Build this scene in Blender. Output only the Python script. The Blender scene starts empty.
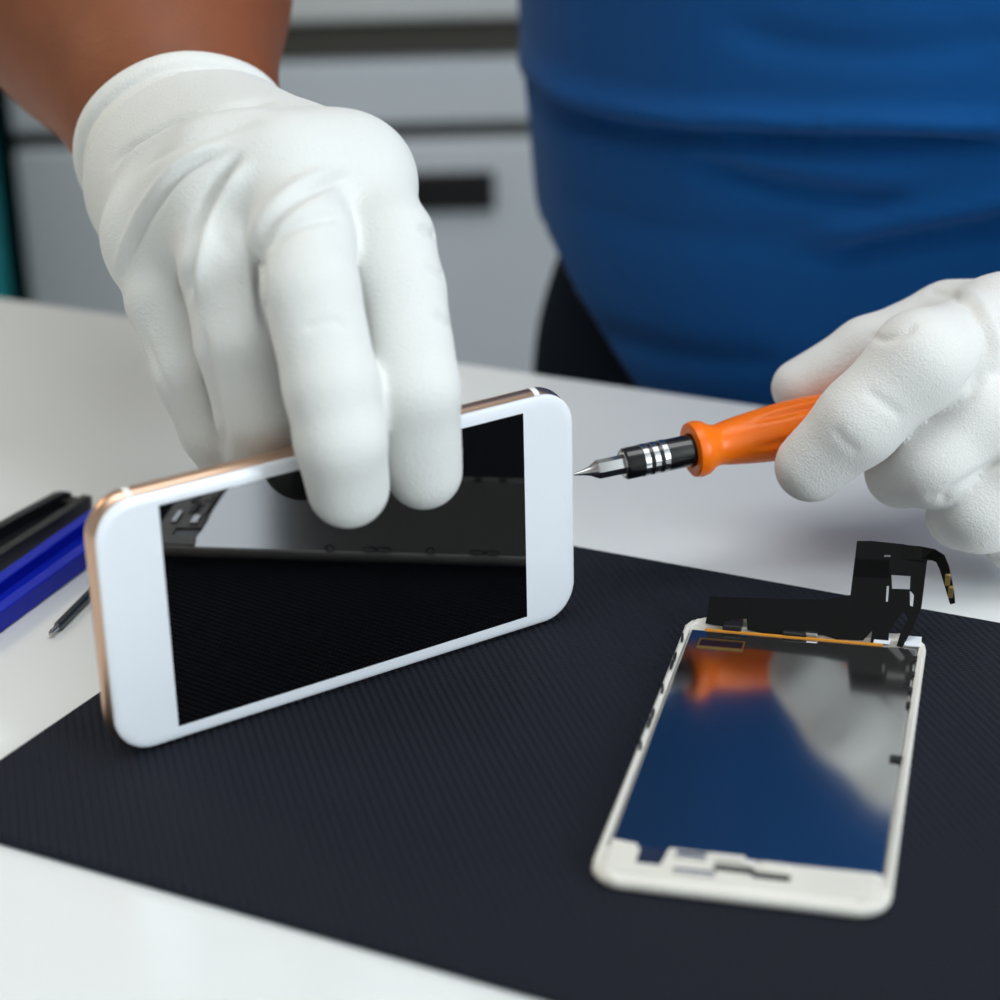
import bpy, bmesh, math, random
import numpy as np
from mathutils import Vector, Matrix

random.seed(7)
rng = np.random.default_rng(5)
sc = bpy.context.scene
COL = sc.collection
TZ = 0.92                                   # height of the table top above the floor

# ------------------------------------------------------------------ camera numbers
F_PX, PITCH, ROLL, CAM_H = 2054.0, 0.38493, -0.02425, 0.24665
cp, sp = math.cos(PITCH), math.sin(PITCH)
FW = np.array([0, cp, -sp])
_r, _u = np.array([1.0, 0, 0]), np.array([0, sp, cp])
RT = math.cos(ROLL) * _r + math.sin(ROLL) * _u
UP = -math.sin(ROLL) * _r + math.cos(ROLL) * _u
CAM = np.array([0, 0, TZ + CAM_H])


def W(px, py, d):
    """point at depth d (metres) behind a place measured in the photograph"""
    return CAM + d * (FW + (px - 500) / F_PX * RT - (py - 500) / F_PX * UP)


def on_z(px, py, z):
    d = FW + (px - 500) / F_PX * RT - (py - 500) / F_PX * UP
    return CAM + d * ((TZ + z - CAM[2]) / d[2])


def on_plane(px, py, o, n):
    d = FW + (px - 500) / F_PX * RT - (py - 500) / F_PX * UP
    return CAM + d * (((np.asarray(o) - CAM) @ n) / (d @ n))


def to_px(P):
    d = P - CAM
    z = d @ FW
    return np.stack([500 + F_PX * (d @ RT) / z, 500 - F_PX * (d @ UP) / z], -1)


cam_data = bpy.data.cameras.new('camera')
cam_ob = bpy.data.objects.new('camera', cam_data)
COL.objects.link(cam_ob)
cam_ob.matrix_world = Matrix(((RT[0], UP[0], -FW[0], CAM[0]), (RT[1], UP[1], -FW[1], CAM[1]), (RT[2], UP[2], -FW[2], CAM[2]), (0, 0, 0, 1)))
cam_data.sensor_width = 36
cam_data.lens = F_PX / 1000 * 36
cam_data.clip_start = 0.02
cam_data.dof.use_dof = True
cam_data.dof.focus_distance = 0.553
cam_data.dof.aperture_fstop = 8.0
sc.camera = cam_ob

# ------------------------------------------------------------------ materials
MATS = {}


def mat(name, col, rough=0.5, metal=0.0, spec=0.5, coat=0.0, bump=None, sheen=0.0, var=0.0, sss=0.0):
    """bump: (kind, scale, strength, distance)"""
    if name in MATS:
        return MATS[name]
    m = bpy.data.materials.new(name)
    m.use_nodes = True
    nt = m.node_tree
    b = nt.nodes['Principled BSDF']
    b.inputs['Base Color'].default_value = (*col, 1)
    b.inputs['Roughness'].default_value = rough
    b.inputs['Metallic'].default_value = metal
    b.inputs['Specular IOR Level'].default_value = spec
    b.inputs['Coat Weight'].default_value = coat
    b.inputs['Coat Roughness'].default_value = 0.05
    if sheen:
        b.inputs['Sheen Weight'].default_value = sheen
    if sss:
        b.inputs['Subsurface Weight'].default_value = sss
        b.inputs['Subsurface Radius'].default_value = (0.004, 0.0025, 0.0015)
    tc = nt.nodes.new('ShaderNodeTexCoord')
    if var:
        n = nt.nodes.new('ShaderNodeTexNoise')
        n.inputs['Scale'].default_value = 60
        n.inputs['Detail'].default_value = 4
        nt.links.new(tc.outputs['Object'], n.inputs['Vector'])
        mx = nt.nodes.new('ShaderNodeMix')
        mx.data_type = 'RGBA'
        mx.inputs[6].default_value = (*[c * (1 - var) for c in col], 1)
        mx.inputs[7].default_value = (*[min(1, c * (1 + var)) for c in col], 1)
        nt.links.new(n.outputs['Fac'], mx.inputs[0])
        nt.links.new(mx.outputs[2], b.inputs['Base Color'])
    if bump:
        kind, scale, strength, dist = bump
        bn = nt.nodes.new('ShaderNodeBump')
        bn.inputs['Strength'].default_value = strength
        bn.inputs['Distance'].default_value = dist
        if kind == 'voronoi':
            t = nt.nodes.new('ShaderNodeTexVoronoi')
            out = t.outputs['Distance']
        else:
            t = nt.nodes.new('ShaderNodeTexNoise')
            t.inputs['Detail'].default_value = 3
            out = t.outputs['Fac']
        t.inputs['Scale'].default_value = scale
        nt.links.new(tc.outputs['Object'], t.inputs['Vector'])
        nt.links.new(out, bn.inputs['Height'])
        nt.links.new(bn.outputs['Normal'], b.inputs['Normal'])
    MATS[name] = m
    return m


def srgb(r, g, b):
    f = lambda c: (c / 255 / 12.92) if c / 255 <= 0.04045 else ((c / 255 + 0.055) / 1.055) ** 2.4
    return (f(r), f(g), f(b))


M_GLOVE = mat('white_knit_glove', srgb(224, 225, 222), 0.85, spec=0.2, bump=('voronoi', 1400, 0.36, 0.0004), sheen=0.15)
M_GLOVE2 = mat('white_coated_glove', srgb(228, 227, 224), 0.8, spec=0.25, bump=('voronoi', 1500, 0.3, 0.0004), sheen=0.1)
M_CUFF = mat('white_glove_cuff', srgb(230, 230, 226), 0.85, spec=0.2, bump=('voronoi', 1400, 0.36, 0.0004))
M_SKIN = mat('tanned_skin', srgb(130, 73, 45), 0.55, spec=0.35, var=0.22, sss=0.15, bump=('noise', 500, 0.25, 0.0006))
M_HAIR = mat('dark_hair', srgb(40, 28, 20), 0.6, bump=('noise', 300, 0.6, 0.003))
M_EYE = mat('eye_white', srgb(235, 232, 228), 0.2)
M_SHIRT = mat('blue_cotton', srgb(5, 78, 143), 0.85, spec=0.15, bump=('noise', 900, 0.25, 0.0006), sheen=0.1)
M_TROUSER = mat('navy_trousers', srgb(16, 24, 36), 0.9, spec=0.1, bump=('noise', 700, 0.3, 0.0006))
M_SHOE = mat('black_shoe', srgb(20, 20, 20), 0.5)
M_PHONE_W = mat('white_phone_glass', srgb(236, 240, 246), 0.12, coat=0.6)
M_GOLD = mat('rose_gold_aluminium', srgb(214, 178, 154), 0.32, metal=1.0)
M_ANT = mat('white_antenna_plastic', srgb(240, 238, 232), 0.4)
M_SCREEN = mat('black_display_glass', (0.001, 0.001, 0.0015), 0.015, spec=0.7)
M_BLACK = mat('black_plastic', srgb(20, 20, 22), 0.45)
M_BLACKTOOL = mat('black_nylon', srgb(24, 25, 28), 0.42)
M_BLUE = mat('blue_nylon', srgb(6, 34, 186), 0.45, spec=0.3)
M_STEEL = mat('polished_steel', srgb(190, 190, 190), 0.22, metal=1.0)
M_DKSTEEL = mat('dark_steel', srgb(100, 105, 108), 0.3, metal=1.0)
M_FERRULE = mat('black_ferrule', srgb(14, 15, 18), 0.22, coat=0.4)
M_ORANGE = mat('orange_handle_plastic', (1.0, 0.19, 0.002), 0.34, spec=0.35, sss=0.5)
M_ORANGE.node_tree.nodes['Principled BSDF'].inputs['Subsurface Radius'].default_value = (0.010, 0.003, 0.001)
M_FRAME = mat('off_white_plastic_frame', srgb(226, 223, 214), 0.5, var=0.12, bump=('noise', 500, 0.3, 0.0006))
M_PLATE = mat('mirror_backlight_plate', srgb(190, 190, 190), 0.11, metal=1.0)
M_FLEX = mat('black_flex_film', srgb(14, 14, 14), 0.6, spec=0.12)
M_KAPTON = mat('amber_adhesive', srgb(214, 140, 30), 0.35)
M_BRASS = mat('brass_contacts', srgb(190, 160, 100), 0.35, metal=1.0)
M_WALL = mat('white_wall_paint', srgb(214, 214, 210), 0.9, bump=('noise', 80, 0.05, 0.002))
M_CEIL = mat('white_ceiling_paint', srgb(228, 228, 226), 0.95)
M_FLOOR = mat('grey_floor_vinyl', srgb(92, 88, 82), 0.6, var=0.1)
M_CAB = mat('light_grey_cabinet_paint', srgb(208, 214, 220), 0.45)
M_CABEDGE = mat('grey_countertop_laminate', srgb(205, 208, 208), 0.5)
M_GAPSHADE = mat('recess_shade', srgb(96, 92, 84), 0.8)  # shade of the gap under the countertop, put into the carcass colour
M_TEAL = mat('teal_paint', srgb(0, 150, 160), 0.6)
M_WOOD = mat('brown_wood', srgb(120, 92, 66), 0.55, var=0.25)
M_WIN = mat('white_window_frame', srgb(235, 235, 235), 0.4)


def table_material():
    m = mat('white_laminate', srgb(236, 238, 238), 0.14, spec=0.5)
    return m


def mat_material():
    m = bpy.data.materials.new('black_ribbed_rubber')
    m.use_nodes = True
    nt = m.node_tree
    b = nt.nodes['Principled BSDF']
    b.inputs['Base Color'].default_value = (*srgb(35, 38, 48), 1)
    b.inputs['Roughness'].default_value = 0.7
    b.inputs['Specular IOR Level'].default_value = 0.12
    tc = nt.nodes.new('ShaderNodeTexCoord')

    def wave(rot, scale, dist):
        mp = nt.nodes.new('ShaderNodeMapping')
        mp.inputs['Rotation'].default_value = (0, 0, math.radians(rot))
        w = nt.nodes.new('ShaderNodeTexWave')
        w.wave_type = 'BANDS'
        w.inputs['Scale'].default_value = scale
        w.inputs['Distortion'].default_value = dist
        w.inputs['Detail'].default_value = 0
        nt.links.new(tc.outputs['Object'], mp.inputs['Vector'])
        nt.links.new(mp.outputs['Vector'], w.inputs['Vector'])
        return w.outputs['Fac']
    a = wave(-42, 150, 0.0)
    c = wave(48, 250, 0.0)
    mu = nt.nodes.new('ShaderNodeMath'); mu.operation = 'MULTIPLY_ADD'
    mu.inputs[1].default_value = 0.6
    nt.links.new(c, mu.inputs[0]); nt.links.new(a, mu.inputs[2])
    bn = nt.nodes.new('ShaderNodeBump')
    bn.inputs['Strength'].default_value = 1.0
    bn.inputs['Distance'].default_value = 0.0007
    nt.links.new(mu.outputs[0], bn.inputs['Height'])
    nt.links.new(bn.outputs['Normal'], b.inputs['Normal'])
    return m


# ------------------------------------------------------------------ object helpers
def link(name, me, m, parent=None, smooth=False):
    o = bpy.data.objects.new(name, me)
    COL.objects.link(o)
    if m:
        me.materials.append(m)
    if parent:
        o.parent = parent
    if smooth:
        me.polygons.foreach_set('use_smooth', [True] * len(me.polygons))
    me.update()
    return o


def obj(name, bm, m, parent=None, smooth=False):
    me = bpy.data.meshes.new(name)
    bmesh.ops.recalc_face_normals(bm, faces=bm.faces)
    bm.to_mesh(me)
    bm.free()
    return link(name, me, m, parent, smooth)


def autosmooth(o, ang=35):
    me = o.data
    me.polygons.foreach_set('use_smooth', [True] * len(me.polygons))
    me.set_sharp_from_angle(angle=math.radians(ang))


def empty(name, loc, rz=0):
    o = bpy.data.objects.new(name, None)
    COL.objects.link(o)
    o.location = loc
    o.rotation_euler = (0, 0, rz)
    o.empty_display_size = 0.02
    return o


def tag(o, label=None, cat=None, group=None, kind=None):
    if label: o['label'] = label
    if cat: o['category'] = cat
    if group: o['group'] = group
    if kind: o['kind'] = kind
    return o


def add_box(bm, lo, hi, bevel=0.0, seg=2):
    r = bmesh.ops.create_cube(bm, size=1)
    vs = r['verts']
    for v in vs:
        v.co = Vector([lo[i] + (v.co[i] + 0.5) * (hi[i] - lo[i]) for i in range(3)])
    if bevel:
        es = list({e for v in vs for e in v.link_edges})
        bmesh.ops.bevel(bm, geom=es, offset=bevel, segments=seg, affect='EDGES', profile=0.5)


def box(lo, hi, bevel=0.0, seg=2):
    bm = bmesh.new()
    add_box(bm, lo, hi, bevel, seg)
    return bm


def add_prism(bm, pts, z0, z1, place=None):
    """extrude a 2-D outline from z0 to z1; place maps (x, y, z) to 3-D"""
    place = place or (lambda x, y, z: (x, y, z))
    a = [bm.verts.new(place(x, y, z0)) for x, y in pts]
    b = [bm.verts.new(place(x, y, z1)) for x, y in pts]
    n = len(pts)
    bm.faces.new(a[::-1]); bm.faces.new(b)
    for i in range(n):
        bm.faces.new((a[i], a[(i + 1) % n], b[(i + 1) % n], b[i]))


def rounded(hx, hy, r, n=10, cx=0, cy=0):
    pts = []
    for sx, sy, a0 in ((1, 1, 0), (-1, 1, 90), (-1, -1, 180), (1, -1, 270)):
        for k in range(n + 1):
            a = math.radians(a0 + 90 * k / n)
            pts.append((cx + sx * (hx - r) + r * math.cos(a), cy + sy * (hy - r) + r * math.sin(a)))
    return pts


def loft(bm, rings, caps=True):
    R = [[bm.verts.new(p) for p in ring] for ring in rings]
    n = len(R[0])
    for a, b in zip(R[:-1], R[1:]):
        for i in range(n):
            bm.faces.new((a[i], a[(i + 1) % n], b[(i + 1) % n], b[i]))
    if caps:
        bm.faces.new(R[0][::-1]); bm.faces.new(R[-1])


def frame_of(axis):
    a = Vector(axis).normalized()
    t = Vector((0, 0, 1)) if abs(a.z) < 0.9 else Vector((1, 0, 0))
    u = a.cross(t).normalized()
    return a, u, a.cross(u).normalized()


def add_lathe(bm, o, axis, prof, n=32, mod=None):
    """prof: list of (distance along axis, radius); mod(k, ang) scales the radius"""
    a, u, v = frame_of(axis)
    o = Vector(o)
    rings = []
    for s, r in prof:
        ring = []
        for k in range(n):
            t = 2 * math.pi * k / n
            q = r * (mod(s, t) if mod else 1)
            ring.append(o + a * s + (u * math.cos(t) + v * math.sin(t)) * q)
        rings.append(ring)
    loft(bm, rings)


# ------------------------------------------------------------------ distance-field bodies
def cap(P, a, b, ra, rb, sq=None):
    a = np.asarray(a, np.float32); b = np.asarray(b, np.float32)
    ab = b - a
    L = max(float(ab @ ab), 1e-12)
    d = P - a
    t = np.clip((d @ ab) / L, 0, 1)
    q = d - t[..., None] * ab
    return np.sqrt((q * q).sum(-1)) - (ra + t * (rb - ra))


def ell(P, c, R, ax=None):
    """ellipsoid; ax: 3x3 rows = axes"""
    d = P - np.asarray(c, np.float32)
    if ax is not None:
        d = d @ np.asarray(ax, np.float32).T
    R = np.asarray(R, np.float32)
    k0 = np.sqrt(((d / R) ** 2).sum(-1))
    k1 = np.sqrt(((d / (R * R)) ** 2).sum(-1)) + 1e-9
    return k0 * (k0 - 1) / k1


def smin(a, b, k):
    h = np.maximum(k - np.abs(a - b), 0) / k
    return np.minimum(a, b) - h * h * k * 0.25


def chain(P, pts, rad, k=0.004):
    d = None
    for i in range(len(pts) - 1):
        c = cap(P, pts[i], pts[i + 1], rad[i], rad[i + 1])
        d = c if d is None else smin(d, c, k)
    return d


def nets(fun, lo, hi, h):
    """surface nets: mesh of fun(P) = 0 on a grid of step h"""
    lo = np.asarray(lo, np.float32); hi = np.asarray(hi, np.float32)
    n = np.ceil((hi - lo) / h).astype(int) + 1
    F = np.empty(n, np.float32)
    gy, gz = np.meshgrid(lo[1] + h * np.arange(n[1]), lo[2] + h * np.arange(n[2]), indexing='ij')
    step = max(1, int(4e5 / (n[1] * n[2])))
    for i0 in range(0, n[0], step):
        xs = lo[0] + h * np.arange(i0, min(n[0], i0 + step))
        P = np.empty((len(xs), n[1], n[2], 3), np.float32)
        P[..., 0] = xs[:, None, None]; P[..., 1] = gy; P[..., 2] = gz
        F[i0:i0 + len(xs)] = fun(P)
    S = F < 0
    c = n - 1
    cnt = np.zeros(c, np.int32); acc = np.zeros((*c, 3), np.float32)
    corner = [(i, j, k) for i in (0, 1) for j in (0, 1) for k in (0, 1)]
    sl = lambda o: tuple(slice(o[i], o[i] + c[i]) for i in range(3))
    for a in corner:
        for ax in range(3):
            if a[ax]:
                continue
            b = list(a); b[ax] = 1
            fa, fb = F[sl(a)], F[sl(b)]
            cross = (fa < 0) != (fb < 0)
            t = np.where(cross, fa / np.where(cross, fa - fb, 1), 0)
            cnt += cross
            for q in range(3):
                acc[..., q] += cross * (a[q] + (t if q == ax else 0))
    act = cnt > 0
    idx = -np.ones(c, np.int64)
    idx[act] = np.arange(act.sum())
    ijk = np.argwhere(act)
    V = lo + h * (ijk + acc[act] / cnt[act][:, None])
    faces = []
    for ax in range(3):
        o1, o2 = [(1, 2), (2, 0), (0, 1)][ax]
        m = [slice(1, -1)] * 3
        m[ax] = slice(0, n[ax] - 1)
        s0 = S[tuple(m)]
        m2 = list(m); m2[ax] = slice(1, n[ax])
        s1 = S[tuple(m2)]
        E = np.argwhere(s0 != s1)
        if not len(E):
            continue
        flip = s0[tuple(E.T)]
        base = E + 1; base[:, ax] = E[:, ax]
        def cell(d1, d2):
            q = base.copy(); q[:, o1] += d1; q[:, o2] += d2
            return idx[tuple(q.T)]
        f = np.stack([cell(-1, -1), cell(0, -1), cell(0, 0), cell(-1, 0)], 1)
        f[~flip] = f[~flip][:, ::-1]
        faces.append(f)
    return V.astype(np.float64), np.concatenate(faces)


def relax(V, Fc, it=2, lam=0.5):
    e = np.concatenate([Fc[:, [0, 1]], Fc[:, [1, 2]], Fc[:, [2, 3]], Fc[:, [3, 0]]])
    e = np.concatenate([e, e[:, ::-1]])
    deg = np.bincount(e[:, 0], minlength=len(V))[:, None]
    for _ in range(it):
        s = np.stack([np.bincount(e[:, 0], weights=V[e[:, 1], q], minlength=len(V)) for q in range(3)], 1)
        V = V + lam * (s / np.maximum(deg, 1) - V)
    return V


def normals(V, Fc):
    fn = np.cross(V[Fc[:, 2]] - V[Fc[:, 0]], V[Fc[:, 3]] - V[Fc[:, 1]])
    N = np.zeros_like(V)
    for q in range(4):
        for a in range(3):
            N[:, a] += np.bincount(Fc[:, q], weights=fn[:, a], minlength=len(V))
    return N / (np.linalg.norm(N, axis=1, keepdims=True) + 1e-12)


def poly_dist(Q, pts):
    """signed-side distance of 2-D points to a polyline, plus position 0..1 along it"""
    pts = np.asarray(pts, float)
    best = np.full(len(Q), 1e9); side = np.zeros(len(Q)); tt = np.zeros(len(Q))
    seg = np.linalg.norm(np.diff(pts, axis=0), axis=1); tot = seg.sum(); run = 0
    for i in range(len(pts) - 1):
        a, b = pts[i], pts[i + 1]; ab = b - a
        t = np.clip(((Q - a) @ ab) / (ab @ ab), 0, 1)
        q = Q - a - t[:, None] * ab
        d = np.linalg.norm(q, axis=1)
        s = np.sign(ab[0] * q[:, 1] - ab[1] * q[:, 0])
        m = d < best
        best[m] = d[m]; side[m] = s[m]; tt[m] = (run + t[m] * seg[i]) / tot
        run += seg[i]
    return best, side, tt


def spline(pts, n=8):
    pts = np.asarray(pts, float)
    P = np.vstack([2 * pts[0] - pts[1], pts, 2 * pts[-1] - pts[-2]])
    out = []
    for i in range(1, len(P) - 2):
        for k in range(n):
            t = k / n
            out.append(0.5 * ((2 * P[i]) + (P[i + 1] - P[i - 1]) * t + (2 * P[i - 1] - 5 * P[i] + 4 * P[i + 1] - P[i + 2]) * t * t + (-P[i - 1] + 3 * P[i] - 3 * P[i + 1] + P[i + 2]) * t ** 3))
    out.append(pts[-1])
    return np.array(out)


def folds(V, N, lines):
    """cloth creases: each (polyline, depth, width, ridge side, ridge height) moves the surface in and out"""
    facing = np.einsum('ij,ij->i', N, CAM - V) > 0
    Q = to_px(V)
    D = np.zeros(len(V))
    for pts, depth, wid, side, ridge in lines:
        d, s, t = poly_dist(Q, spline(pts))
        fade = np.clip(np.minimum(t, 1 - t) / 0.22, 0, 1)
        fade = fade * fade * (3 - 2 * fade)
        g = -depth * np.exp(-(d / wid) ** 2)
        if ridge:
            g = g + ridge * np.exp(-((d - 2.0 * wid) / (1.3 * wid)) ** 2) * (s == side)
        D += g * fade
    return V + N * (D * facing)[:, None]


def soft_noise(V, scale, seed):
    r = np.random.default_rng(seed)
    out = np.zeros(len(V))
    for _ in range(7):
        k = r.normal(size=3) * scale
        out += np.sin(V @ k + r.uniform(0, 6.28))
    return out / 7


def body(name, fun, lo, hi, h, m, parent=None, lines=None, it=2, lump=None):
    V, Fc = nets(fun, lo, hi, h)
    V = relax(V, Fc, it)
    if lump:
        V = V + normals(V, Fc) * (lump[0] * soft_noise(V, lump[1], lump[2]))[:, None]
    if lines:
        V = folds(V, normals(V, Fc), lines)
        V = relax(V, Fc, 1, 0.3)
    me = bpy.data.meshes.new(name)
    me.vertices.add(len(V)); me.vertices.foreach_set('co', V.astype(np.float32).ravel())
    me.loops.add(Fc.size); me.loops.foreach_set('vertex_index', Fc.ravel().astype(np.int32))
    me.polygons.add(len(Fc))
    me.polygons.foreach_set('loop_start', (np.arange(len(Fc)) * 4).astype(np.int32))
    me.update(calc_edges=True)
    me.validate()
    return link(name, me, m, parent, True)


# ------------------------------------------------------------------ room
def struct(name, bm, m, smooth=False):
    o = obj(name, bm, m, None, smooth)
    o['kind'] = 'structure'
    return o


XL, XR, YN, YF, HC = -1.9, 1.75, -1.6, 2.12, 2.7
struct('floor', box((XL - .1, YN - .1, -0.1), (XR + .1, YF + .1, 0)), M_FLOOR)
struct('ceiling', box((XL - .1, YN - .1, HC), (XR + .1, YF + .1, HC + .1)), M_CEIL)
struct('wall_back', box((XL - .1, YF, 0), (XR + .1, YF + .1, HC)), M_WALL)
struct('wall_left', box((XL - .1, YN, 0), (XL, YF, HC)), M_WALL)
struct('wall_front', box((XL - .1, YN - .1, 0), (XR + .1, YN, HC)), M_WALL)
WY0, WY1, WZ0, WZ1 = -1.35, -0.50, 1.02, 2.4          # window opening in the right-hand wall
bm = bmesh.new()
add_box(bm, (XR, YN, 0), (XR + .1, YF, WZ0))
add_box(bm, (XR, YN, WZ1), (XR + .1, YF, HC))
add_box(bm, (XR, YN, WZ0), (XR + .1, WY0, WZ1))
add_box(bm, (XR, WY1, WZ0), (XR + .1, YF, WZ1))
struct('wall_right', bm, M_WALL)
bm = bmesh.new()
ym = (WY0 + WY1) / 2
for a, b in (((WY0, WZ0), (WY1, WZ0 + .05)), ((WY0, WZ1 - .05), (WY1, WZ1)), ((WY0, WZ0), (WY0 + .05, WZ1)), ((WY1 - .05, WZ0), (WY1, WZ1)), ((ym - .03, WZ0), (ym + .03, WZ1))):
    add_box(bm, (XR + .02, a[0], a[1]), (XR + .08, b[0], b[1]), .004)
struct('window_1', bm, M_WIN)

# ------------------------------------------------------------------ drawer units behind
CY_ = 1.55                                            # front plane of the drawer units


def at_y(px, py, y):
    return on_plane(px, py, (0, y, 0), np.array([0, 1.0, 0]))


def zc(py, px=400):
    return at_y(px, py, CY_)[2]


z_top, z_c0, z_d1t, z_d1b, z_d2t = zc(-40), zc(17), zc(60), zc(124), zc(141)
X0c, X1c = at_y(15, 200, CY_)[0], at_y(900, 200, CY_)[0]
cab = empty('drawer_cabinet', (0.5 * (X0c + X1c), CY_ + .25, 0))
tag(cab, 'light grey metal drawer cabinet standing behind the person in the blue shirt', 'cabinet')


def part(name, lo, hi, m, parent, bevel=0.0):
    o = obj(name, box(lo, hi, bevel), m, parent)
    o.matrix_parent_inverse = parent.matrix_basis.inverted()
    return o


part('carcass', (X0c, CY_ + .02, 0.0), (X1c, CY_ + .5, z_c0 - .002), M_GAPSHADE, cab)
cw = (X1c - X0c)
xs_split = at_y(640, 200, CY_)[0]
for k, (xa, xb) in enumerate(((X0c + .004, xs_split - .004), (xs_split + .004, X1c - .004))):
    sl_ = part('drawer', (xa, CY_ - .005, z_d1b), (xb, CY_ + .018, z_d1t), M_CAB, cab, .004)
    dd = part('drawer', (xa, CY_ - .005, z_d2t - .30), (xb, CY_ + .018, z_d2t), M_CAB, cab, .004)
    d3 = part('drawer', (xa, CY_ - .005, .08), (xb, CY_ + .018, z_d2t - .31), M_CAB, cab, .004)
    if k == 0:
        p0, p1 = at_y(385, 171, CY_), at_y(495, 207, CY_)
    else:
        p0, p1 = at_y(760, 176, CY_), at_y(870, 212, CY_)
    hdl = part('handle', (p0[0], CY_ - .012, p1[2]), (p1[0], CY_ - .004, p0[2]), M_BLACK, cab, .002)
    hdl.parent = dd
    hdl.matrix_parent_inverse = Matrix.Identity(4)
top = empty('countertop', (0.5 * (X0c + X1c), CY_ + .25, z_c0))
ct = obj('countertop_slab', box((X0c - .02, CY_ - .02, z_c0), (X1c + .02, CY_ + .55, z_top), .004), M_CABEDGE, None)
bpy.data.objects.remove(top)
ct.name = 'countertop'
tag(ct, 'pale grey countertop lying on the drawer cabinet', 'countertop')
# teal board standing at the left end of the cabinet
pt0, pt1 = at_y(-130, 200, CY_ - .03), at_y(3, 200, CY_ - .03)
tp = empty('storage_locker', (0.5 * (pt0[0] + pt1[0]), CY_ + .2, 0))
tag(tp, 'teal storage locker at the far left beside the grey drawer cabinet', 'locker')
part('locker_body', (pt0[0], CY_ - .03, 0), (X0c - .0225, CY_ + .45, 1.02), M_TEAL, tp, .004)
part('locker_door', (pt0[0] + .01, CY_ - .050, .06), (X0c - .004, CY_ - .0305, 1.0), M_TEAL, tp, .003)

# ------------------------------------------------------------------ table
AT = math.radians(-27.8)
TU = np.array([math.cos(AT), math.sin(AT), 0]); TV = np.array([-math.sin(AT), math.cos(AT), 0])


def tuv(u, v, z=0.0):
    return TU * u + TV * v + np.array([0, 0, TZ + z])


tab = empty('table', tuv(-.15, .25, -TZ), AT)
tag(tab, 'white laminate worktable under the black mat and phones', 'table')
t_u0, t_u1, t_v0, t_v1 = -1.05 + .15, .75 + .15, -.12 - .25, .658 - .25
obj('tabletop', box((t_u0, t_v0, TZ - .03), (t_u1, t_v1, TZ), .0025, 3), table_material(), tab)
for uu in (t_u0 + .05, t_u1 - .10):
    for vv in (t_v0 + .05, t_v1 - .10):
        obj('leg', box((uu, vv, 0), (uu + .05, vv + .05, TZ - .03), .004), M_CAB, tab)

# ------------------------------------------------------------------ work mat
mu0, mu1, mv0, mv1 = -.3152, -.03, .3051, .5092
wm = empty('work_mat', tuv((mu0 + mu1) / 2, (mv0 + mv1) / 2, 0), AT)
bm = bmesh.new()
hx, hy = (mu1 - mu0) / 2, (mv1 - mv0) / 2
rings = []
for ins, z in ((.0004, 0.0), (0, .0005), (0, .0024), (.0006, .003)):
    rings.append([(x, y, z) for x, y in rounded(hx - ins, hy - ins, .004, 6)])
loft(bm, rings)
mo = obj('work_mat', bm, mat_material(), None)
mo.location = wm.location; mo.rotation_euler = wm.rotation_euler
bpy.data.objects.remove(wm)
mo.name = 'work_mat'
tag(mo, 'black ribbed rubber work mat lying on the white table', 'mat')
ZM = .003

# ------------------------------------------------------------------ held phone
PX_, PY_, PA = -0.037375, 0.477045, 0.590028
ph = empty('smartphone', (PX_, PY_, TZ + ZM + .0003), PA)
tag(ph, 'white smartphone with rose gold edge stood on its side under the gloved fingers', 'phone')
PL, PH, PT = .1386, .0672, .0073
PN = np.array([math.sin(PA), -math.cos(PA), 0])       # the way its screen faces
PU = np.array([math.cos(PA), math.sin(PA), 0])
PO = np.array([PX_, PY_, TZ + ZM + .0003])            # local x = length, local -y = screen side, z up


def ploc(x, y, z):
    return PO + PU * x - PN * y + np.array([0, 0, z])


bm = bmesh.new()
rings = []
NP = 12
for k in range(NP + 1):
    a = math.radians(-90 + 180 * k / NP)
    ins = .0033 * (1 - math.cos(a))
    y = .0001 + PT / 2 + (PT / 2 - .0004) * math.sin(a)
    rings.append([(x, y, z + PH / 2) for x, z in rounded(PL / 2 - ins, PH / 2 - ins, max(.0108 - ins, .004), 14)])
loft(bm, rings)
o = obj('case', bm, M_GOLD, ph); autosmooth(o, 50)
o['label'] = 'rose gold metal case'
bm = bmesh.new()
rings = []
for ins, y in ((.0013, .0006), (.0008, .0), (.0009, -.0005), (.0013, -.0008), (.0020, -.0010), (.0034, -.00105)):
    rings.append([(x, y, z + PH / 2) for x, z in rounded(PL / 2 - ins, PH / 2 - ins, .0108 - ins, 14)])
loft(bm, rings)
o = obj('front_glass', bm, M_PHONE_W, ph); autosmooth(o, 40)
o['label'] = 'white front glass'
o = obj('screen', box((-.0522, -.00113, .00435), (.0522, -.0009, .00435 + .0586)), M_SCREEN, ph)
o['label'] = 'glossy black display'
bm = bmesh.new()
hc = Vector((.0605, 0, PH / 2))
for r0, r1, y in ((.0052, .0055, -.00108),):
    rings = [[(hc.x + r * math.cos(t), yy, hc.z + r * math.sin(t)) for t in [2 * math.pi * k / 40 for k in range(40)]] for r, yy in ((r1, -.0010), (r1, y), (r0, y), (r0, -.00102))]
    loft(bm, rings)
o = obj('home_button', bm, M_PHONE_W, ph)
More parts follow.
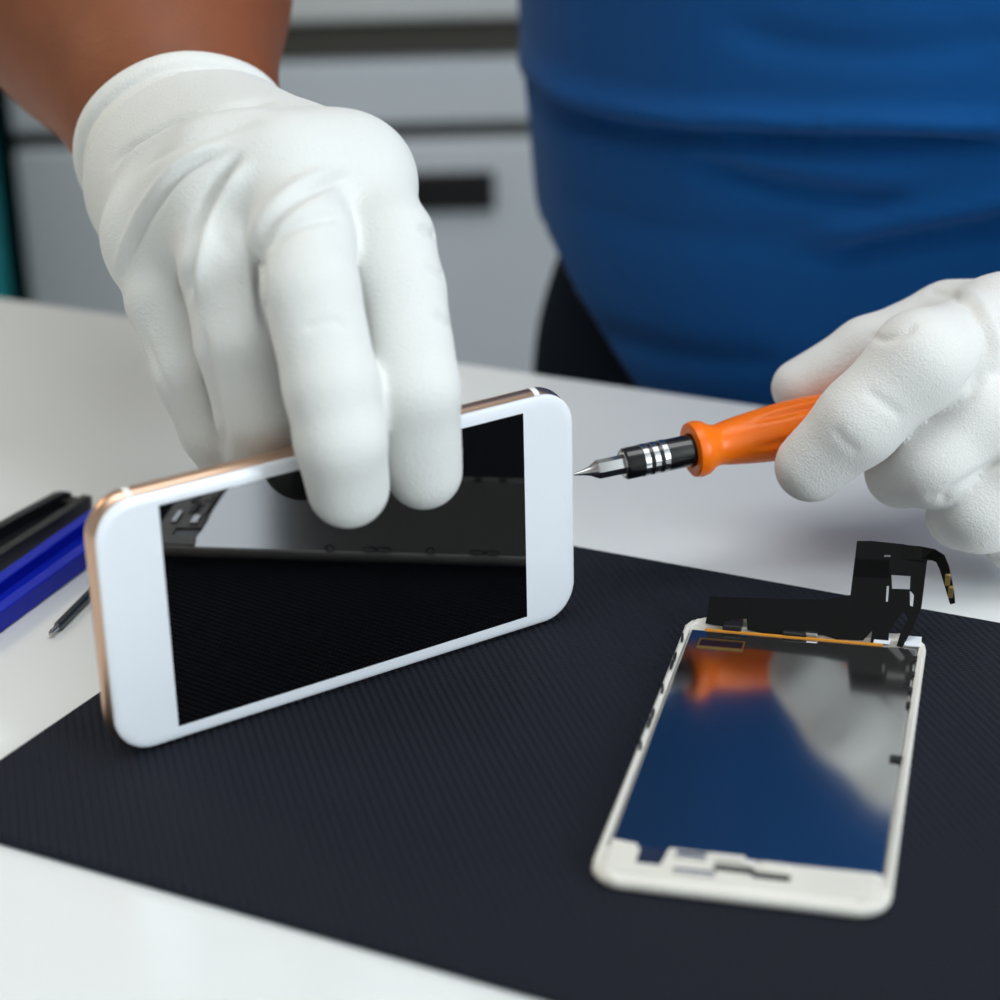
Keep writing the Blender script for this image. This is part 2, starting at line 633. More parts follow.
# antenna bands across the long edges
for sx in (-1, 1):
    for zs in (1, -1):
        bm = bmesh.new()
        prof = []
        for k in range(NP + 1):
            a = math.radians(-80 + 160 * k / NP)
            ins = .0033 * (1 - math.cos(a))
            prof.append((.0001 + PT / 2 + (PT / 2 - .0004 + .00006) * math.sin(a), PH / 2 - ins + .00006))
        xa, xb = sx * .0575, sx * .0592
        r0 = [(xa, y, PH / 2 + zs * h) for y, h in prof] + [(xa, y, PH / 2 + zs * (h - .001)) for y, h in prof[::-1]]
        r1 = [(xb, y, z) for _, y, z in r0]
        loft(bm, [r0, r1])
        o = obj('antenna_band', bm, M_ANT, ph)
        o['label'] = 'white antenna band'
bm = box((PL / 2 - .0004, .0024, PH / 2 - .0042), (PL / 2 + .00005, .0050, PH / 2 + .0042), .0006)
obj('charging_port', bm, M_BLACK, ph)

# ------------------------------------------------------------------ loose display panel on the mat
QX, QY, QA = 0.065086, 0.436516, -0.257750
pn = empty('display_panel', (QX, QY, TZ + ZM), QA)
tag(pn, 'loose phone display panel lying face down on the mat with bare metal backplate', 'phone part')
qc, qs = math.cos(QA), math.sin(QA)


def quv(px, py, z=.003):
    H = on_z(px, py, ZM + z)
    dx, dy = H[0] - QX, H[1] - QY
    return (dx * qc + dy * qs, -dx * qs + dy * qc)


bm = bmesh.new()
rings = []
for ins, z in ((.0012, .0), (.0003, .0006), (0, .0015), (.0002, .0025), (.0008, .0030)):
    rings.append([(x, y, z) for x, y in rounded(.0322 - ins, .0672 - ins, .0075, 10, 0, -.002)])
inner = lambda z: [(x, y, z) for x, y in rounded(.0303, .0578, .0012, 10, .0000, .0015)]
rings += [inner(.0030), inner(.0014)]
loft(bm, rings)
# slightly ragged glue line along the frame
for v in bm.verts:
    if v.co.z > .0024:
        v.co.z += random.uniform(-.0002, .0003)
o = obj('frame', bm, M_FRAME, pn); autosmooth(o, 40)
o['label'] = 'off white plastic frame with glue traces'
o = obj('backlight_plate', box((-.0299, -.0555, .0015), (.0299, .0566, .0028), .0004), M_PLATE, pn)
o['label'] = 'mirror-like metal plate'
# bottom block: white cover with cut-outs
bm = bmesh.new()
add_prism(bm, [(-.0295, -.0535), (-.0235, -.0545), (-.0228, -.0625), (-.0170, -.0625), (-.0165, -.0548), (-.0060, -.0550), (-.0058, -.0600), (.0015, -.0600), (.0020, -.0562), (.0285, -.0556), (.0285, -.0665), (-.0290, -.0660)], .0026, .0036)
bmesh.ops.bevel(bm, geom=list(bm.edges), offset=.0002, segments=1, affect='EDGES')
obj('bottom_cover', bm, M_FRAME, pn)['label'] = 'white plastic strip at the bottom end'
bm = box((-.0228, -.0622, .0026), (-.0168, -.0548, .0031), .0002)
obj('sensor_pad', bm, mat('dark_blue_pad', srgb(38, 46, 70), 0.3), pn)
bm = bmesh.new()
add_box(bm, (-.0058, -.0618, .0033), (.0030, -.0596, .0040), .0003)
add_box(bm, (.0030, -.0612, .0033), (.0105, -.0628, .0039), .0003)
obj('socket', bm, M_BLACK, pn)['label'] = 'black slotted connector'
for x0, x1, y0, y1 in ((-.0145, -.0080, -.0590, -.0565), (-.0075, .0005, -.0575, -.0558), (-.0140, -.0050, -.0650, -.0632), (.0040, .0100, -.0592, -.0570)):
    obj('bracket', box((x0, y0, .0034), (x1, y1, .0043), .0003), M_STEEL if x1 < -.004 else M_FRAME, pn)
# top end
obj('adhesive_strip', box((-.0262, .0564, .0024), (.0210, .0571, .0032), .0002), M_KAPTON, pn)['label'] = 'amber adhesive strip'
u0, v0 = quv(697, 642); u1, v1 = quv(741, 650)
bm = bmesh.new()
add_box(bm, (-.0262, .0465, .0026), (-.0150, .0505, .0030), .0002)
obj('camera_slot', bm, mat('slot_dark', srgb(14, 18, 34), 0.25), pn)
bm = bmesh.new()
for lo, hi in (((-.0267, .0460, .0026), (-.0262, .0510, .0032)), ((-.0150, .0460, .0026), (-.0145, .0510, .0032)), ((-.0262, .0460, .0026), (-.0150, .0465, .0032)), ((-.0262, .0505, .0026), (-.0150, .0510, .0032))):
    add_box(bm, lo, hi)
obj('slot_rim', bm, M_BRASS, pn)
obj('connector', box((-.0215, .0566, .0028), (-.0165, .0622, .0046), .0004), M_BLACK, pn)
obj('clip', box((-.0222, .0615, .0026), (-.0150, .0642, .0040), .0004), M_FRAME, pn)
obj('clip', box((.0000, .0570, .0028), (.0040, .0592, .0042), .0005), M_STEEL, pn)
obj('connector', box((-.0055, .0566, .0030), (.0010, .0586, .0042), .0004), M_BLACK, pn)
for x in (.0205, .0285):
    obj('label_sticker', box((x - .002, .0570, .0030), (x + .0022, .0628, .0034), .0001), mat('white_sticker', srgb(232, 236, 244), 0.5), pn)
# small black spring clips along the long side
for y, big in ((.048, 0), (.034, 1), (.018, 0), (.002, 1), (-.012, 0)):
    bm = bmesh.new()
    def ring(cy, w, h):
        prev = None
        pts = [(cy + w * math.cos(t), .0042 + h * math.sin(t)) for t in [2 * math.pi * k / 12 for k in range(12)]]
        for a, b in zip(pts, pts[1:] + pts[:1]):
            d = Vector((0, b[0] - a[0], b[1] - a[1]))
            add_lathe(bm, (-.0309, a[0], a[1]), d, [(0, .00022), (d.length, .00022)], 6)
    if big:
        ring(y - .0022, .0022, .0008); ring(y + .0022, .0022, .0008)
    else:
        ring(y, .0012, .0011)
    obj('spring_clip', bm, M_BLACK, pn)
for y in (.050, .041, .032, .024, -.004):
    w = .0026 if y == -.004 else .0007
    obj('tab', box((.0299 - w, y - .0012, .0027), (.0303, y + .0012, .0034), .0001), M_BLACK, pn)

# the ribbon cable: a thin black film that stands up at the top end and leans back
e0 = np.array([QX + qc * 0 - qs * .0592, QY + qs * 0 + qc * .0592, TZ + ZM + .0040])
eu = np.array([qc, qs, 0]); ev = np.array([-qs, qc, 0])
lean = math.radians(32)
fn = -ev * math.cos(lean) + np.array([0, 0, math.sin(lean)])         # film normal, towards the viewer
zx = lambda x, y: (680 + x / 3.333, 520 + y / 3.333)


def film(px, py, off=0.0):
    return on_plane(px, py, e0, fn) + fn * off


def loc_(p):
    d = Vector(p) - Vector((QX, QY, TZ + ZM))
    return (d.x * qc + d.y * qs, -d.x * qs + d.y * qc, d.z)


def film_part(name, pts, t0, t1, m, holes=()):
    bm = bmesh.new()
    outline = [zx(*p) for p in pts]
    if not holes:
        add_prism(bm, outline, t0, t1, lambda x, y, z: loc_(film(x, y, z)))
    else:
        loops = [outline] + [[zx(*p) for p in h] for h in holes]
        es = []
        for L in loops:
            vs = [bm.verts.new((x, y, 0)) for x, y in L]
            es += [bm.edges.new((vs[i], vs[(i + 1) % len(vs)])) for i in range(len(vs))]
        bmesh.ops.triangle_fill(bm, use_beauty=True, edges=es)
        r = bmesh.ops.extrude_face_region(bm, geom=list(bm.faces))
        topv = {v for v in r['geom'] if isinstance(v, bmesh.types.BMVert)}
        for v in bm.verts:
            v.co = Vector(loc_(film(v.co.x, v.co.y, t1 if v in topv else t0)))
    return obj(name, bm, m, pn)


fx = film_part('ribbon_cable', [(85, 345), (100, 255), (330, 262), (480, 266), (568, 250), (590, 70), (640, 70), (740, 80), (830, 97), (822, 150), (805, 290), (775, 365), (740, 425), (722, 420), (735, 375), (760, 330), (745, 305), (718, 345), (697, 372), (694, 418), (634, 416), (640, 370), (610, 402), (520, 398), (480, 385), (380, 380), (350, 390), (225, 368), (222, 330), (168, 328), (165, 358)], -.00012, .00012, M_FLEX, holes=[[(705, 183), (768, 187), (766, 231), (707, 229)], [(681, 117), (702, 117), (702, 123), (681, 123)], [(689, 220), (697, 220), (693, 272), (686, 272)], [(766, 236), (772, 240), (780, 252), (776, 288), (767, 286)]])
fx['label'] = 'black flexible ribbon cable standing up at the top end'
film_part('stiffener', [(586, 128), (700, 135), (695, 192), (582, 188)], .00013, .0003, mat('gloss_black_stiffener', srgb(3, 3, 3), 0.7, spec=0.1), ()).parent = fx
# the free end: folds over to the side and hangs down
pts = [(742, 106, 0), (800, 112, .0005), (845, 118, .0012), (868, 132, .0018), (882, 165, .0022), (892, 205, .0022), (902, 245, .0020), (909, 282, .0016)]
wid = [.0019, .0019, .0018, .0017, .0016, .0014, .0012, .0008]
bm = bmesh.new()
cs = [Vector(loc_(film(*zx(x, y), o_))) for x, y, o_ in pts]
fnl = Vector((0, -math.cos(lean), math.sin(lean)))
rows = []
for i, c in enumerate(cs):
    d = (cs[min(i + 1, len(cs) - 1)] - cs[max(i - 1, 0)]).normalized()
    s = fnl.cross(d).normalized()
    s = (s + fnl * (0.0 if i < 2 else 0.9)).normalized()
    nn = d.cross(s).normalized()
    w = wid[i]
    rows.append([c + s * w + nn * .00014, c - s * w + nn * .00014, c - s * w - nn * .00014, c + s * w - nn * .00014])
loft(bm, rows)
o = obj('cable_tail', bm, M_FLEX, fx)
bm = bmesh.new()
for i in (5, 6):
    c = cs[i] + fnl * .0012
    add_box(bm, tuple(c - Vector((.0006, .0006, .0016))), tuple(c + Vector((.0007, .0006, .0016))), .0002)
obj('cable_contacts', bm, M_BRASS, fx)['label'] = 'brass coloured contacts'

# ------------------------------------------------------------------ screwdriver
S0 = W(573.5, 474.5, .569)
S1 = W(740, 440, .5840)
SA = (S1 - S0) / np.linalg.norm(S1 - S0)
sd = empty('screwdriver', Vector(S0))
tag(sd, 'small precision screwdriver with orange handle held in the gloved hand', 'screwdriver')


def at_sd(o):
    o.matrix_parent_inverse = Matrix.Translation(-Vector(S0))
    return o


def along(px):                                        # distance along the axis for a picture column
    lo_, hi_ = 0.0, .2
    for _ in range(40):
        mid = (lo_ + hi_) / 2
        if to_px(S0 + SA * mid)[0] < px: lo_ = mid
        else: hi_ = mid
    return lo_


bm = bmesh.new()
a1, a2, a3, a4, a5 = along(590), along(596), along(623), along(628), along(696)
add_lathe(bm, S0, SA, [(0, .0002), (.0005, .0004), (a1 * .55, .0008), (a1, .0014), (a2, .0024)], 24)
add_lathe(bm, S0, SA, [(a2, .0024), (a2 + .0006, .0027), (a3 + .001, .0027)], 6)
o = at_sd(obj('bit', bm, M_STEEL, sd)); autosmooth(o, 25)
o['label'] = 'bright steel hexagonal bit'
bm = bmesh.new()
add_lathe(bm, S0, SA, [(a3, .0026), (a3, .0040), (a3 + .0006, .0045), (a5 + .004, .0045)], 40)
fer = at_sd(obj('ferrule', bm, M_FERRULE, sd)); autosmooth(fer, 40)
fer['label'] = 'black metal collar with silver rings'
for px in (643, 652.5, 662):
    s = along(px)
    bm = bmesh.new()
    add_lathe(bm, S0, SA, [(s - .0009, .00448), (s - .0008, .00462), (s + .0008, .00462), (s + .0009, .00448)], 40)
    r = at_sd(obj('ring', bm, M_STEEL, sd)); r.parent = fer
    r.matrix_parent_inverse = Matrix.Identity(4)
bm = bmesh.new()
add_lathe(bm, S0, SA, [(a3 - .0001, .0024), (a3 - .0003, .0036), (a3 + .0004, .0042), (a3 + .001, .0043)], 40)
r = at_sd(obj('bit_holder', bm, M_STEEL, sd)); autosmooth(r, 40)
h0 = along(690)


def flutes(s, t):
    x = (s - h0) / .07
    if x < .24 or x > 1.0: return 1.0
    w = min(1, (x - .24) / .12) * min(1, max(0, (1.0 - x) / .08))
    return 1 - .13 * w * max(0, math.cos(6 * t)) ** 2


prof = [(h0 + .0012, .0047), (h0 + .0002, .0049), (h0, .0068), (h0 + .0004, .0077), (h0 + .0022, .0081), (h0 + .0042, .0077), (h0 + .0062, .0063)]
for k in range(24):
    x = k / 23
    prof.append((h0 + .0085 + .0585 * x, .0058 + .0027 * math.sin(math.pi * min(1, x * 1.05)) ** .9))
prof += [(h0 + .070, .0058), (h0 + .0715, .003), (h0 + .0718, .0002)]
bm = bmesh.new()
add_lathe(bm, S0, SA, prof, 72, flutes)
o = at_sd(obj('handle', bm, M_ORANGE, sd)); autosmooth(o, 45)
o['label'] = 'orange plastic handle with grip flutes'

# ------------------------------------------------------------------ tools on the table at the left


def channel_tool(name, p0, p1, w0, w1, h, m, label, cat='pry tool', blunt=False):
    """U-shaped plastic opening tool lying on the table from p0 to p1, flat blade at p1"""
    p0 = Vector((p0[0], p0[1], TZ)); p1 = Vector((p1[0], p1[1], TZ))
    L = (p1 - p0).length
    e = empty(name, p0, math.atan2(p1.y - p0.y, p1.x - p0.x))
    tag(e, label, cat, None)
    t = .0018
    tw = .0042 if not blunt else .0036
    prof = lambda w, hh: [(-w, .0002), (w, .0002), (w, hh), (w - tw, hh), (w - tw, t + .0004), (-w + tw, t + .0004), (-w + tw, hh), (-w, hh)]
    bm = bmesh.new()
    rows = []
    for x, f, hf in (((0, .62, .5), (.010, 1.0, .9), (L * .25, 1, 1), (L * .7, 1, 1), (L - .016, .95, 1), (L - .012, .9, .9)) if not blunt else ((0, .62, .5), (.010, 1.0, .9), (L * .25, 1, 1), (L * .7, 1, 1), (L - .004, .95, 1), (L - .001, .8, .9))):
        w = (w0 + (w1 - w0) * x / L) * f
        rows.append([(x, y, z) for y, z in prof(w, max(h * hf, t + .0008))])
    loft(bm, rows)
    bmesh.ops.bevel(bm, geom=[q for q in bm.edges], offset=.0003, segments=1, affect='EDGES')
    obj('channel_body', bm, m, e)
    if blunt:
        bm = bmesh.new()
        add_box(bm, (L - .006, -w1 * .55, t), (L - .001, w1 * .55, h * .75), .0008)
        obj('end_stop', bm, m, e)
        return e
    bm = bmesh.new()
    rows = []
    for x, w, z0, z1 in ((L - .018, w1 * .8, .0003, .0020), (L - .008, w1 * .78, .0003, .0020), (L - .002, w1 * .65, .0003, .0012), (L, w1 * .5, .0003, .0007)):
        rows.append([(x, -w, z0), (x, w, z0), (x, w, z1), (x, -w, z1)])
    loft(bm, rows)
    obj('blade', bm, m, e)
    return e


def mid2(pa, pb):
    return (pa + pb) / 2


pA = on_z(-70, 590, .003); pB = on_z(80, 500, .003)
channel_tool('pry_tool', pA[:2], pB[:2], .0094, .0070, .0064, M_BLACKTOOL, 'black plastic pry tool lying behind the blue one on the white table', blunt=True)
pA = on_z(-90, 668, .003); pB = on_z(137, 503, .003)
channel_tool('pry_tool', pA[:2], pB[:2], .0076, .0082, .0060, M_BLUE, 'blue plastic pry tool with a central groove partly hidden by the standing phone')
pA = on_z(50, 634, .0015); pB = on_z(150, 532, .0015)
e = empty('driver_bit', Vector((pA[0], pA[1], TZ)), math.atan2(pB[1] - pA[1], pB[0] - pA[0]))
tag(e, 'thin dark steel screwdriver shaft lying on the table below the blue pry tool', 'screwdriver bit')
L = math.hypot(pB[0] - pA[0], pB[1] - pA[1])
bm = bmesh.new()
add_lathe(bm, (0.0045, 0, .0014), (1, 0, 0), [(0, .0009), (.001, .0013), (L, .0013)], 20)
o = obj('shaft', bm, M_DKSTEEL, e); autosmooth(o)
bm = bmesh.new()
add_lathe(bm, (0, 0, .0014), (1, 0, 0), [(0, .0006), (.0012, .0009), (.0028, .0007), (.0048, .0010)], 12, lambda s, t: 1 - .25 * max(0, math.cos(4 * t)))
o = obj('tip', bm, M_STEEL, e); autosmooth(o)

# ------------------------------------------------------------------ the person
def on_phone(px, py, off):
    return on_plane(px, py, PO + PN * (.00105 + off), PN)


A3 = lambda *a: np.array(a, float)
UC, VC = -.208, .802
pc = lambda u, v, z: tuv(UC + u, VC + v, z)
C0R = W(184, 142, .617)                              # right glove rim
ELB_R = A3(-.166, .835, TZ + .222)
SHO_R = pc(-.19, .01, .45); SHO_L = pc(.19, .01, .45)
AXR = (ELB_R - C0R) / np.linalg.norm(ELB_R - C0R)
WRI_R = C0R - AXR * .020
WRI_L = W(1275, 268, .612); ELB_L = A3(.44, .61, TZ + .20)
AXL = (ELB_L - WRI_L) / np.linalg.norm(ELB_L - WRI_L)
TAX = np.stack([TU, TV, A3(0, 0, 1)])
HEAD = pc(0, -.045, .690)
HIP = [pc(s * .095, .02, -.06) for s in (-1, 1)]
KNEE = [pc(s * .11, .0, -.44) for s in (-1, 1)]
ANK = [pc(s * .115, .03, -TZ + .085) for s in (-1, 1)]
TOE = [pc(s * .135, -.12, -TZ + .04) for s in (-1, 1)]


def torso_d(P, g=0.0):
    d = ell(P, pc(0, .0, .125), (.188 + g, .136 + g, .24 + g), TAX)
    d = smin(d, ell(P, pc(0, .012, .34), (.196 + g, .114 + g, .20 + g), TAX), .09)
    d = smin(d, ell(P, pc(0, .008, -.04), (.176 + g, .118 + g, .15 + g), TAX), .06)
    d = smin(d, cap(P, pc(-.15, .015, .455), pc(.15, .015, .455), .058 + g, .058 + g), .06)
    return d


def skin_d(P):
    d = torso_d(P, -.018)
    for S, E, Wp, ax, s in ((SHO_R, ELB_R, WRI_R, AXR, 1), (SHO_L, ELB_L, WRI_L, AXL, -1)):
        d = smin(d, cap(P, S, E, .048, .043), .05)
        fa = Wp + ax * .115
        arm = smin(cap(P, E, fa, .046, .050), cap(P, fa, Wp + ax * .038, .054, .0335), .02)
        arm = smin(arm, smin(cap(P, Wp + ax * .038, Wp + ax * .021, .0335, .0275), cap(P, Wp + ax * .021, Wp - ax * .025, .0272, .021), .004), .004)
        d = smin(d, arm, .02)
    for i in (0, 1):
        leg = smin(cap(P, HIP[i], KNEE[i], .078, .052), cap(P, KNEE[i], ANK[i], .052, .036), .03)
        leg = smin(leg, cap(P, ANK[i] - A3(0, 0, .03), TOE[i], .038, .026), .03)
        d = smin(d, leg, .05)
    d = smin(d, cap(P, pc(0, .015, .46), pc(0, -.02, .60), .060, .052), .05)
    # head: skull, jaw, brow, nose, lips, ears
    f = -TV; r = TU; up = A3(0, 0, 1)
    hd = ell(P, HEAD + up * .02 - f * .01, (.076, .095, .092), TAX)
    hd = smin(hd, ell(P, HEAD - up * .055 + f * .03, (.055, .060, .060), TAX), .04)
    hd = smin(hd, cap(P, HEAD + f * .082 + up * .012, HEAD + f * .104 - up * .024, .008, .013), .012)
    hd = smin(hd, cap(P, HEAD + f * .078 + up * .026 - r * .038, HEAD + f * .078 + up * .026 + r * .038, .009, .009), .015)
    hd = smin(hd, cap(P, HEAD + f * .084 - up * .055 - r * .016, HEAD + f * .084 - up * .055 + r * .016, .007, .007), .008)
    for s in (-1, 1):
        e = ell(P, HEAD + f * .085 + up * .006 + r * s * .032, (.014, .012, .010), TAX)
        hd = np.maximum(hd, -e)
        hd = smin(hd, ell(P, HEAD + r * s * .078 - f * .005 - up * .005, (.010, .018, .030), TAX), .008)
    return smin(d, hd, .03)


def bounds(pts, pad):
    p = np.array(pts)
    return p.min(0) - pad, p.max(0) + pad


lo, hi = bounds([SHO_R, SHO_L, ELB_R, ELB_L, WRI_R, WRI_L, HEAD + A3(0, 0, .08), *TOE, *KNEE, pc(0, -.15, 0), pc(0, .15, 0)], .07)
lo[2] = TZ - TZ + .004
person = body('person', skin_d, lo, hi, .007, M_SKIN, None, None, 2)
tag(person, 'person in a blue t-shirt and white gloves working at the table with phone and screwdriver', 'person')


def shirt_d(P):
    d = torso_d(P, .0)
    for S, E in ((SHO_R, ELB_R), (SHO_L, ELB_L)):
        d = smin(d, cap(P, S, S + (E - S) * .62, .058, .060), .05)
    z = P[..., 2] - TZ
    uu = ((P - np.asarray(pc(0, 0, 0), np.float32)) @ np.asarray(TU, np.float32))
    tt = np.clip((-uu - .045) / .13, 0, 1)
    hem = -(z + .050 - .085 * tt * tt * (3 - 2 * tt))
    neck = cap(P, pc(0, .0, .50), pc(0, -.05, .80), .070, .075)
    return np.maximum(np.maximum(d, hem), -neck)


lo, hi = bounds([SHO_R, SHO_L, SHO_R + (ELB_R - SHO_R) * .62, SHO_L + (ELB_L - SHO_L) * .62, pc(-.2, -.15, .0), pc(.2, .15, -.05)], .07)
shirt_lines = [
    ([(470, 40), (500, 62), (520, 84), (550, 106), (585, 120), (665, 134), (772, 140), (900, 143), (1080, 146)], .0085, 9, -1, .0070),
    ([(660, 156), (720, 170), (772, 184), (850, 197), (930, 196)], .0042, 10, -1, .0030),
    ([(790, 262), (850, 252), (890, 243), (1000, 224), (1100, 200)], .0055, 10, -1, .0045),
    ([(545, 190), (640, 226), (740, 240), (830, 232)], .0020, 16, 0, 0),
    ([(560, 318), (620, 340), (700, 358), (800, 362)], .0024, 12, 0, 0),
    ([(700, 20), (800, 45), (900, 50), (1040, 30)], .0024, 15, 0, 0),
]
shirt = body('t_shirt', shirt_d, lo, hi, .0032, M_SHIRT, person, shirt_lines, 2, (.0016, 26, 3))
shirt['label'] = 'royal blue short sleeved t-shirt with horizontal creases'


def trouser_d(P):
    d = ell(P, pc(0, .010, -.035), (.178, .121, .17), TAX)
    for i in (0, 1):
        leg = smin(cap(P, HIP[i], KNEE[i], .088, .064), cap(P, KNEE[i], ANK[i], .064, .056), .03)
        d = smin(d, leg, .05)
    return d


lo, hi = bounds([*HIP, *KNEE, *ANK, pc(-.18, -.13, .05), pc(.18, .13, .05)], .07)
lo[2] = .06
tr = body('trousers', trouser_d, lo, hi, .008, M_TROUSER, person, None, 2, (.002, 18, 5))
tr['label'] = 'dark navy trousers'
for i in (0, 1):
    a, b = ANK[i] - A3(0, 0, .03) + TV * .02, TOE[i]
    lo, hi = bounds([a, b], .06); lo[2] = .0
    body('shoe', lambda P: np.maximum(smin(cap(P, a, b, .050, .036), cap(P, a - A3(0, 0, .035), b - A3(0, 0, .02), .046, .042), .02), -(P[..., 2] - .002)), lo, hi, .006, M_SHOE, person)


def hair_d(P):
    up = A3(0, 0, 1); f = -TV
    d = ell(P, HEAD + up * .026 - f * .014, (.080, .096, .092), TAX)
    cut = (P - (HEAD + up * .045 + f * .03)) @ (np.asarray(f * .80 - up * .6, np.float32))
    return np.maximum(d, cut)


lo, hi = bounds([HEAD], .14)
body('hair', hair_d, lo, hi, .006, M_HAIR, person)
for s in (-1, 1):
    bm = bmesh.new()
    c = HEAD - TV * .079 + A3(0, 0, .006) + TU * s * .032
    bmesh.ops.create_uvsphere(bm, u_segments=16, v_segments=10, radius=.0115, matrix=Matrix.Translation(Vector(c)))
    obj('eye', bm, M_EYE, person, True)

# ------------------------------------------------------------------ right glove (pinches the phone)
WR = W(197, 168, .602)
F_ = {
    'i': ([W(346, 184, .530), W(388, 240, .513), W(400, 290, .507), on_phone(417, 392, .0128), on_phone(424, 471, .0108)], [.0158, .0116, .0112, .0106, .0097]),
    'm': ([W(290, 192, .522), W(304, 240, .499), W(311, 290, .4895), W(331, 385, .4880), on_phone(341, 440, .0140), on_phone(348, 487, .0113)], [.0158, .0122, .0116, .0113, .0109, .0102]),
    'r': ([W(228, 198, .527), W(229, 270, .511), W(240, 340, .510), W(257, 415, .517), W(270, 478, .537)], [.0160, .0124, .0112, .0105, .0096]),
    'p': ([W(169, 238, .544), W(171, 300, .536), W(192, 370, .532), W(216, 430, .535), W(242, 480, .546)], [.0150, .0115, .0102, .0093, .0085]),
}
K = {q: F_[q][0][0] for q in 'imrp'}
TH = [W(262, 190, .600), W(352, 265, .588), W(392, 365, .576), on_phone(412, 452, -.0073 - .0135)]


def glove_r(P):
    palm = cap(P, WR, K['i'], .0255, .0156)
    for q, r in (('m', .0156), ('r', .0155), ('p', .0145)):
        palm = smin(palm, cap(P, WR, K[q], .0265, r), .012)
    palm = smin(palm, cap(P, K['i'], K['m'], .0150, .0152), .008)
    palm = smin(palm, cap(P, K['m'], K['r'], .0162, .0158), .008)
    palm = smin(palm, cap(P, K['r'], K['p'], .0155, .0145), .008)
    palm = smin(palm, cap(P, WR + AXR * .004, WR - AXR * .02, .0296, .0284), .010)
    palm = np.maximum(palm, ((P - np.asarray(C0R, np.float32)) @ np.asarray(AXR, np.float32)) + .024)
    out = None
    for q in 'imrp':
        pts, rad = F_[q]
        d = smin(palm, chain(P, pts, rad, .002), .006)
        out = d if out is None else smin(out, d, .0026)
    d = smin(palm, chain(P, TH, [.0165, .0145, .0122, .0104], .004), .012)
    return np.minimum(out, d)


lo, hi = bounds([WR, TH[-1], *[p for v in F_.values() for p in v[0]]], .034)
R_lines = [
    ([(246, 148), (226, 172), (205, 210), (192, 250), (186, 310)], .0032, 6, -1, .0024),
    ([(120, 285), (132, 248), (154, 206), (188, 168), (236, 146)], .0018, 3.8, -1, .0016),
    ([(270, 345), (261, 300), (259, 255), (274, 218), (310, 190), (368, 170)], .0020, 5, -1, .0011),
    ([(262, 250), (290, 228), (322, 218), (350, 216)], .0014, 5, 0, 0),
    ([(104, 175), (130, 148), (170, 124), (215, 110), (282, 100)], .0022, 4, 1, .0014),
    ([(108, 215), (135, 172), (178, 146), (225, 130), (275, 118)], .0010, 4, 0, 0),
    ([(140, 320), (160, 375), (187, 420), (212, 462)], .0008, 4, 0, 0),
    ([(200, 320), (210, 380), (222, 430), (228, 458)], .0014, 5, 0, 0),
    ([(300, 330), (330, 322), (352, 330)], .0005, 4, 0, 0),
    ([(416, 226), (434, 234), (448, 246)], .0013, 3.5, 0, 0),
    ([(424, 262), (440, 272), (454, 282)], .0011, 3.5, 0, 0),
    ([(434, 312), (448, 321), (462, 330)], .0009, 3.5, 0, 0),
]
g = body('glove', glove_r, lo, hi, .0010, M_GLOVE, person, R_lines, 3, (.0004, 130, 11))
g['label'] = 'white knit glove with its fingers over the top edge of the phone'


def cuff(C, ax, m, glove, stations, sq=.94, seed=1):
    a, u, v = frame_of(ax)
    bm = bmesh.new()
    rings = []
    n = 72
    for s, r in stations:
        ring = []
        for k in range(n):
            t = 2 * math.pi * k / n
            q = r * (1 + .006 * math.sin(3 * t + seed) + .004 * math.sin(7 * t + 40 * s + seed))
            ring.append(Vector(C) + a * s + u * math.cos(t) * q + v * math.sin(t) * q * sq)
        rings.append(ring)
    loft(bm, rings, False)
    o = obj('cuff', bm, m, glove, True)
    o['label'] = 'ribbed glove cuff with rolled hem'
    return o


ST = [(-.050, .0240), (-.036, .0275), (-.022, .0290), (-.012, .0306), (-.0068, .0316), (-.0060, .0310), (-.0052, .0314), (-.0045, .0326), (-.0025, .0335), (.0002, .0335), (.0018, .0326), (.0024, .0312), (.0005, .0302), (-.020, .0280)]
cuff(C0R, AXR, M_CUFF, g, ST)

# ------------------------------------------------------------------ left glove (holds the screwdriver)
L_ = {
    'i': ([W(1003, 334, .588), W(922, 360, .562), W(859, 421, .565), W(811, 466, .5735)], [.0140, .0134, .0116, .0103]),
    'm': ([W(1040, 376, .594), W(985, 416, .573), W(935, 464, .572), W(902, 471, .583)], [.0140, .0128, .0116, .0108]),
    'r': ([W(1062, 425, .594), W(1025, 462, .572), W(980, 512, .575), W(962, 514, .586)], [.0136, .0120, .0110, .0104]),
    'p': ([W(1085, 470, .596), W(1060, 500, .572), W(1024, 540, .580), W(1010, 536, .590)], [.0125, .0106, .0096, .0090]),
}
TL = [W(1085, 328, .610), W(950, 323, .606), W(868, 350, .606), W(800, 387, .6072)]


def glove_l(P):
    palm = None
    WL = WRI_L
    for q, r in (('i', .0150), ('m', .0150), ('r', .0145), ('p', .0135)):
        c = cap(P, WL, L_[q][0][0], .0250, r)
        palm = c if palm is None else smin(palm, c, .012)
    palm = smin(palm, cap(P, WL, TL[0], .024, .018), .012)
    palm = smin(palm, cap(P, L_['i'][0][0], L_['p'][0][0], .0140, .0125), .010)
    out = None
    for q in 'imrp':
        pts, rad = L_[q]
        d = smin(palm, chain(P, pts, rad, .004), .004)
        out = d if out is None else smin(out, d, .0010)
    d = smin(palm, chain(P, TL, [.0180, .0118, .0094, .0086], .004), .010)
    return smin(out, d, .0015)


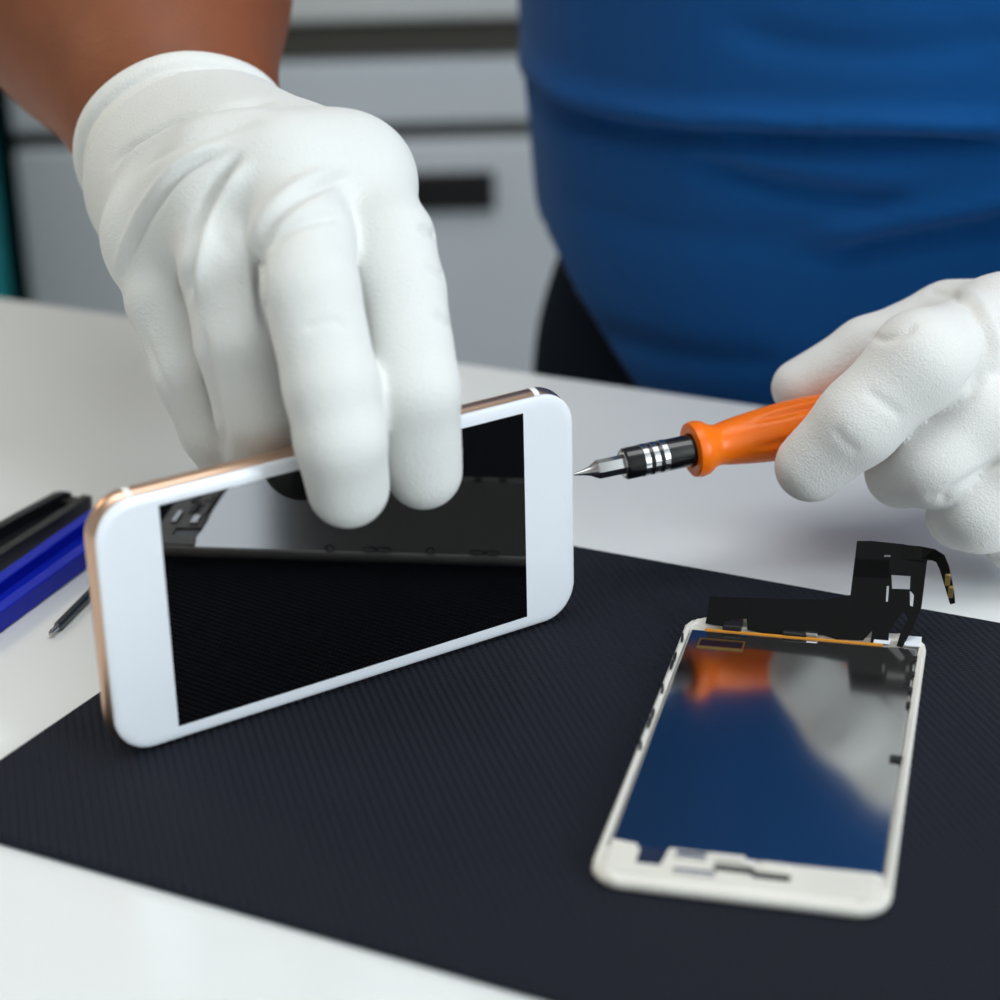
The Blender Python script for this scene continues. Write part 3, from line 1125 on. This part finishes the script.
lo, hi = bounds([WRI_L, *TL, *[p for v in L_.values() for p in v[0]]], .032)
L_lines = [
    ([(950, 296), (976, 308), (991, 345), (980, 376), (958, 396)], .0034, 4.2, -1, .0010),
    ([(925, 292), (950, 296), (970, 306)], .0009, 4, 0, 0),
    ([(866, 332), (884, 340), (905, 333), (918, 322)], .0009, 4, 0, 0),
    ([(862, 388), (882, 402), (906, 420)], .0005, 5, 0, 0),
    ([(832, 425), (845, 442), (862, 456)], .0004, 5, 0, 0),
    ([(935, 505), (952, 490), (975, 476), (1010, 455)], .0012, 4, 0, 0),
    ([(925, 500), (940, 496), (948, 505)], .0006, 3.5, 0, 0),
]
g2 = body('glove', glove_l, lo, hi, .0010, M_GLOVE2, person, L_lines, 3, (.0004, 140, 12))
g2['label'] = 'white grip-coated glove curled around the orange screwdriver handle'
cuff(WRI_L + AXL * .026, AXL, M_CUFF, g2, ST, seed=4)

# ------------------------------------------------------------------ light
def area(name, loc, target, sx, sy, power, col):
    d = bpy.data.lights.new(name, 'AREA')
    d.shape = 'RECTANGLE'; d.size = sx; d.size_y = sy
    d.energy = power; d.color = col
    o = bpy.data.objects.new(name, d)
    COL.objects.link(o)
    o.location = loc
    o.rotation_euler = (Vector(target) - Vector(loc)).to_track_quat('-Z', 'Y').to_euler()
    return o


area('window_daylight', (XR - .01, ym, (WZ0 + WZ1) / 2), (XR - 1.5, ym, (WZ0 + WZ1) / 2 - .12), WY1 - WY0 - .1, WZ1 - WZ0 - .1, 44, (0.84, 0.93, 1.0))
area('ceiling_fill', (0.1, 0.35, HC - .03), (0.1, 0.35, 0), 1.3, 1.0, 17, (0.95, 0.98, 1.0))  # added soft overhead fill, no fixture behind it
area('warm_lamp', (-1.3, 1.3, 2.0), (-.2, .5, TZ), .4, .4, 5, (1.0, 0.80, 0.50))
w = bpy.data.worlds.new('world')
sc.world = w
w.use_nodes = True
w.node_tree.nodes['Background'].inputs[0].default_value = (.75, .87, 1, 1)
w.node_tree.nodes['Background'].inputs[1].default_value = 1.0

vs = sc.view_settings
vs.view_transform = 'Standard'
vs.look = 'None'
vs.gamma = 1
vs.exposure = -0.17
vs.use_curve_mapping = False
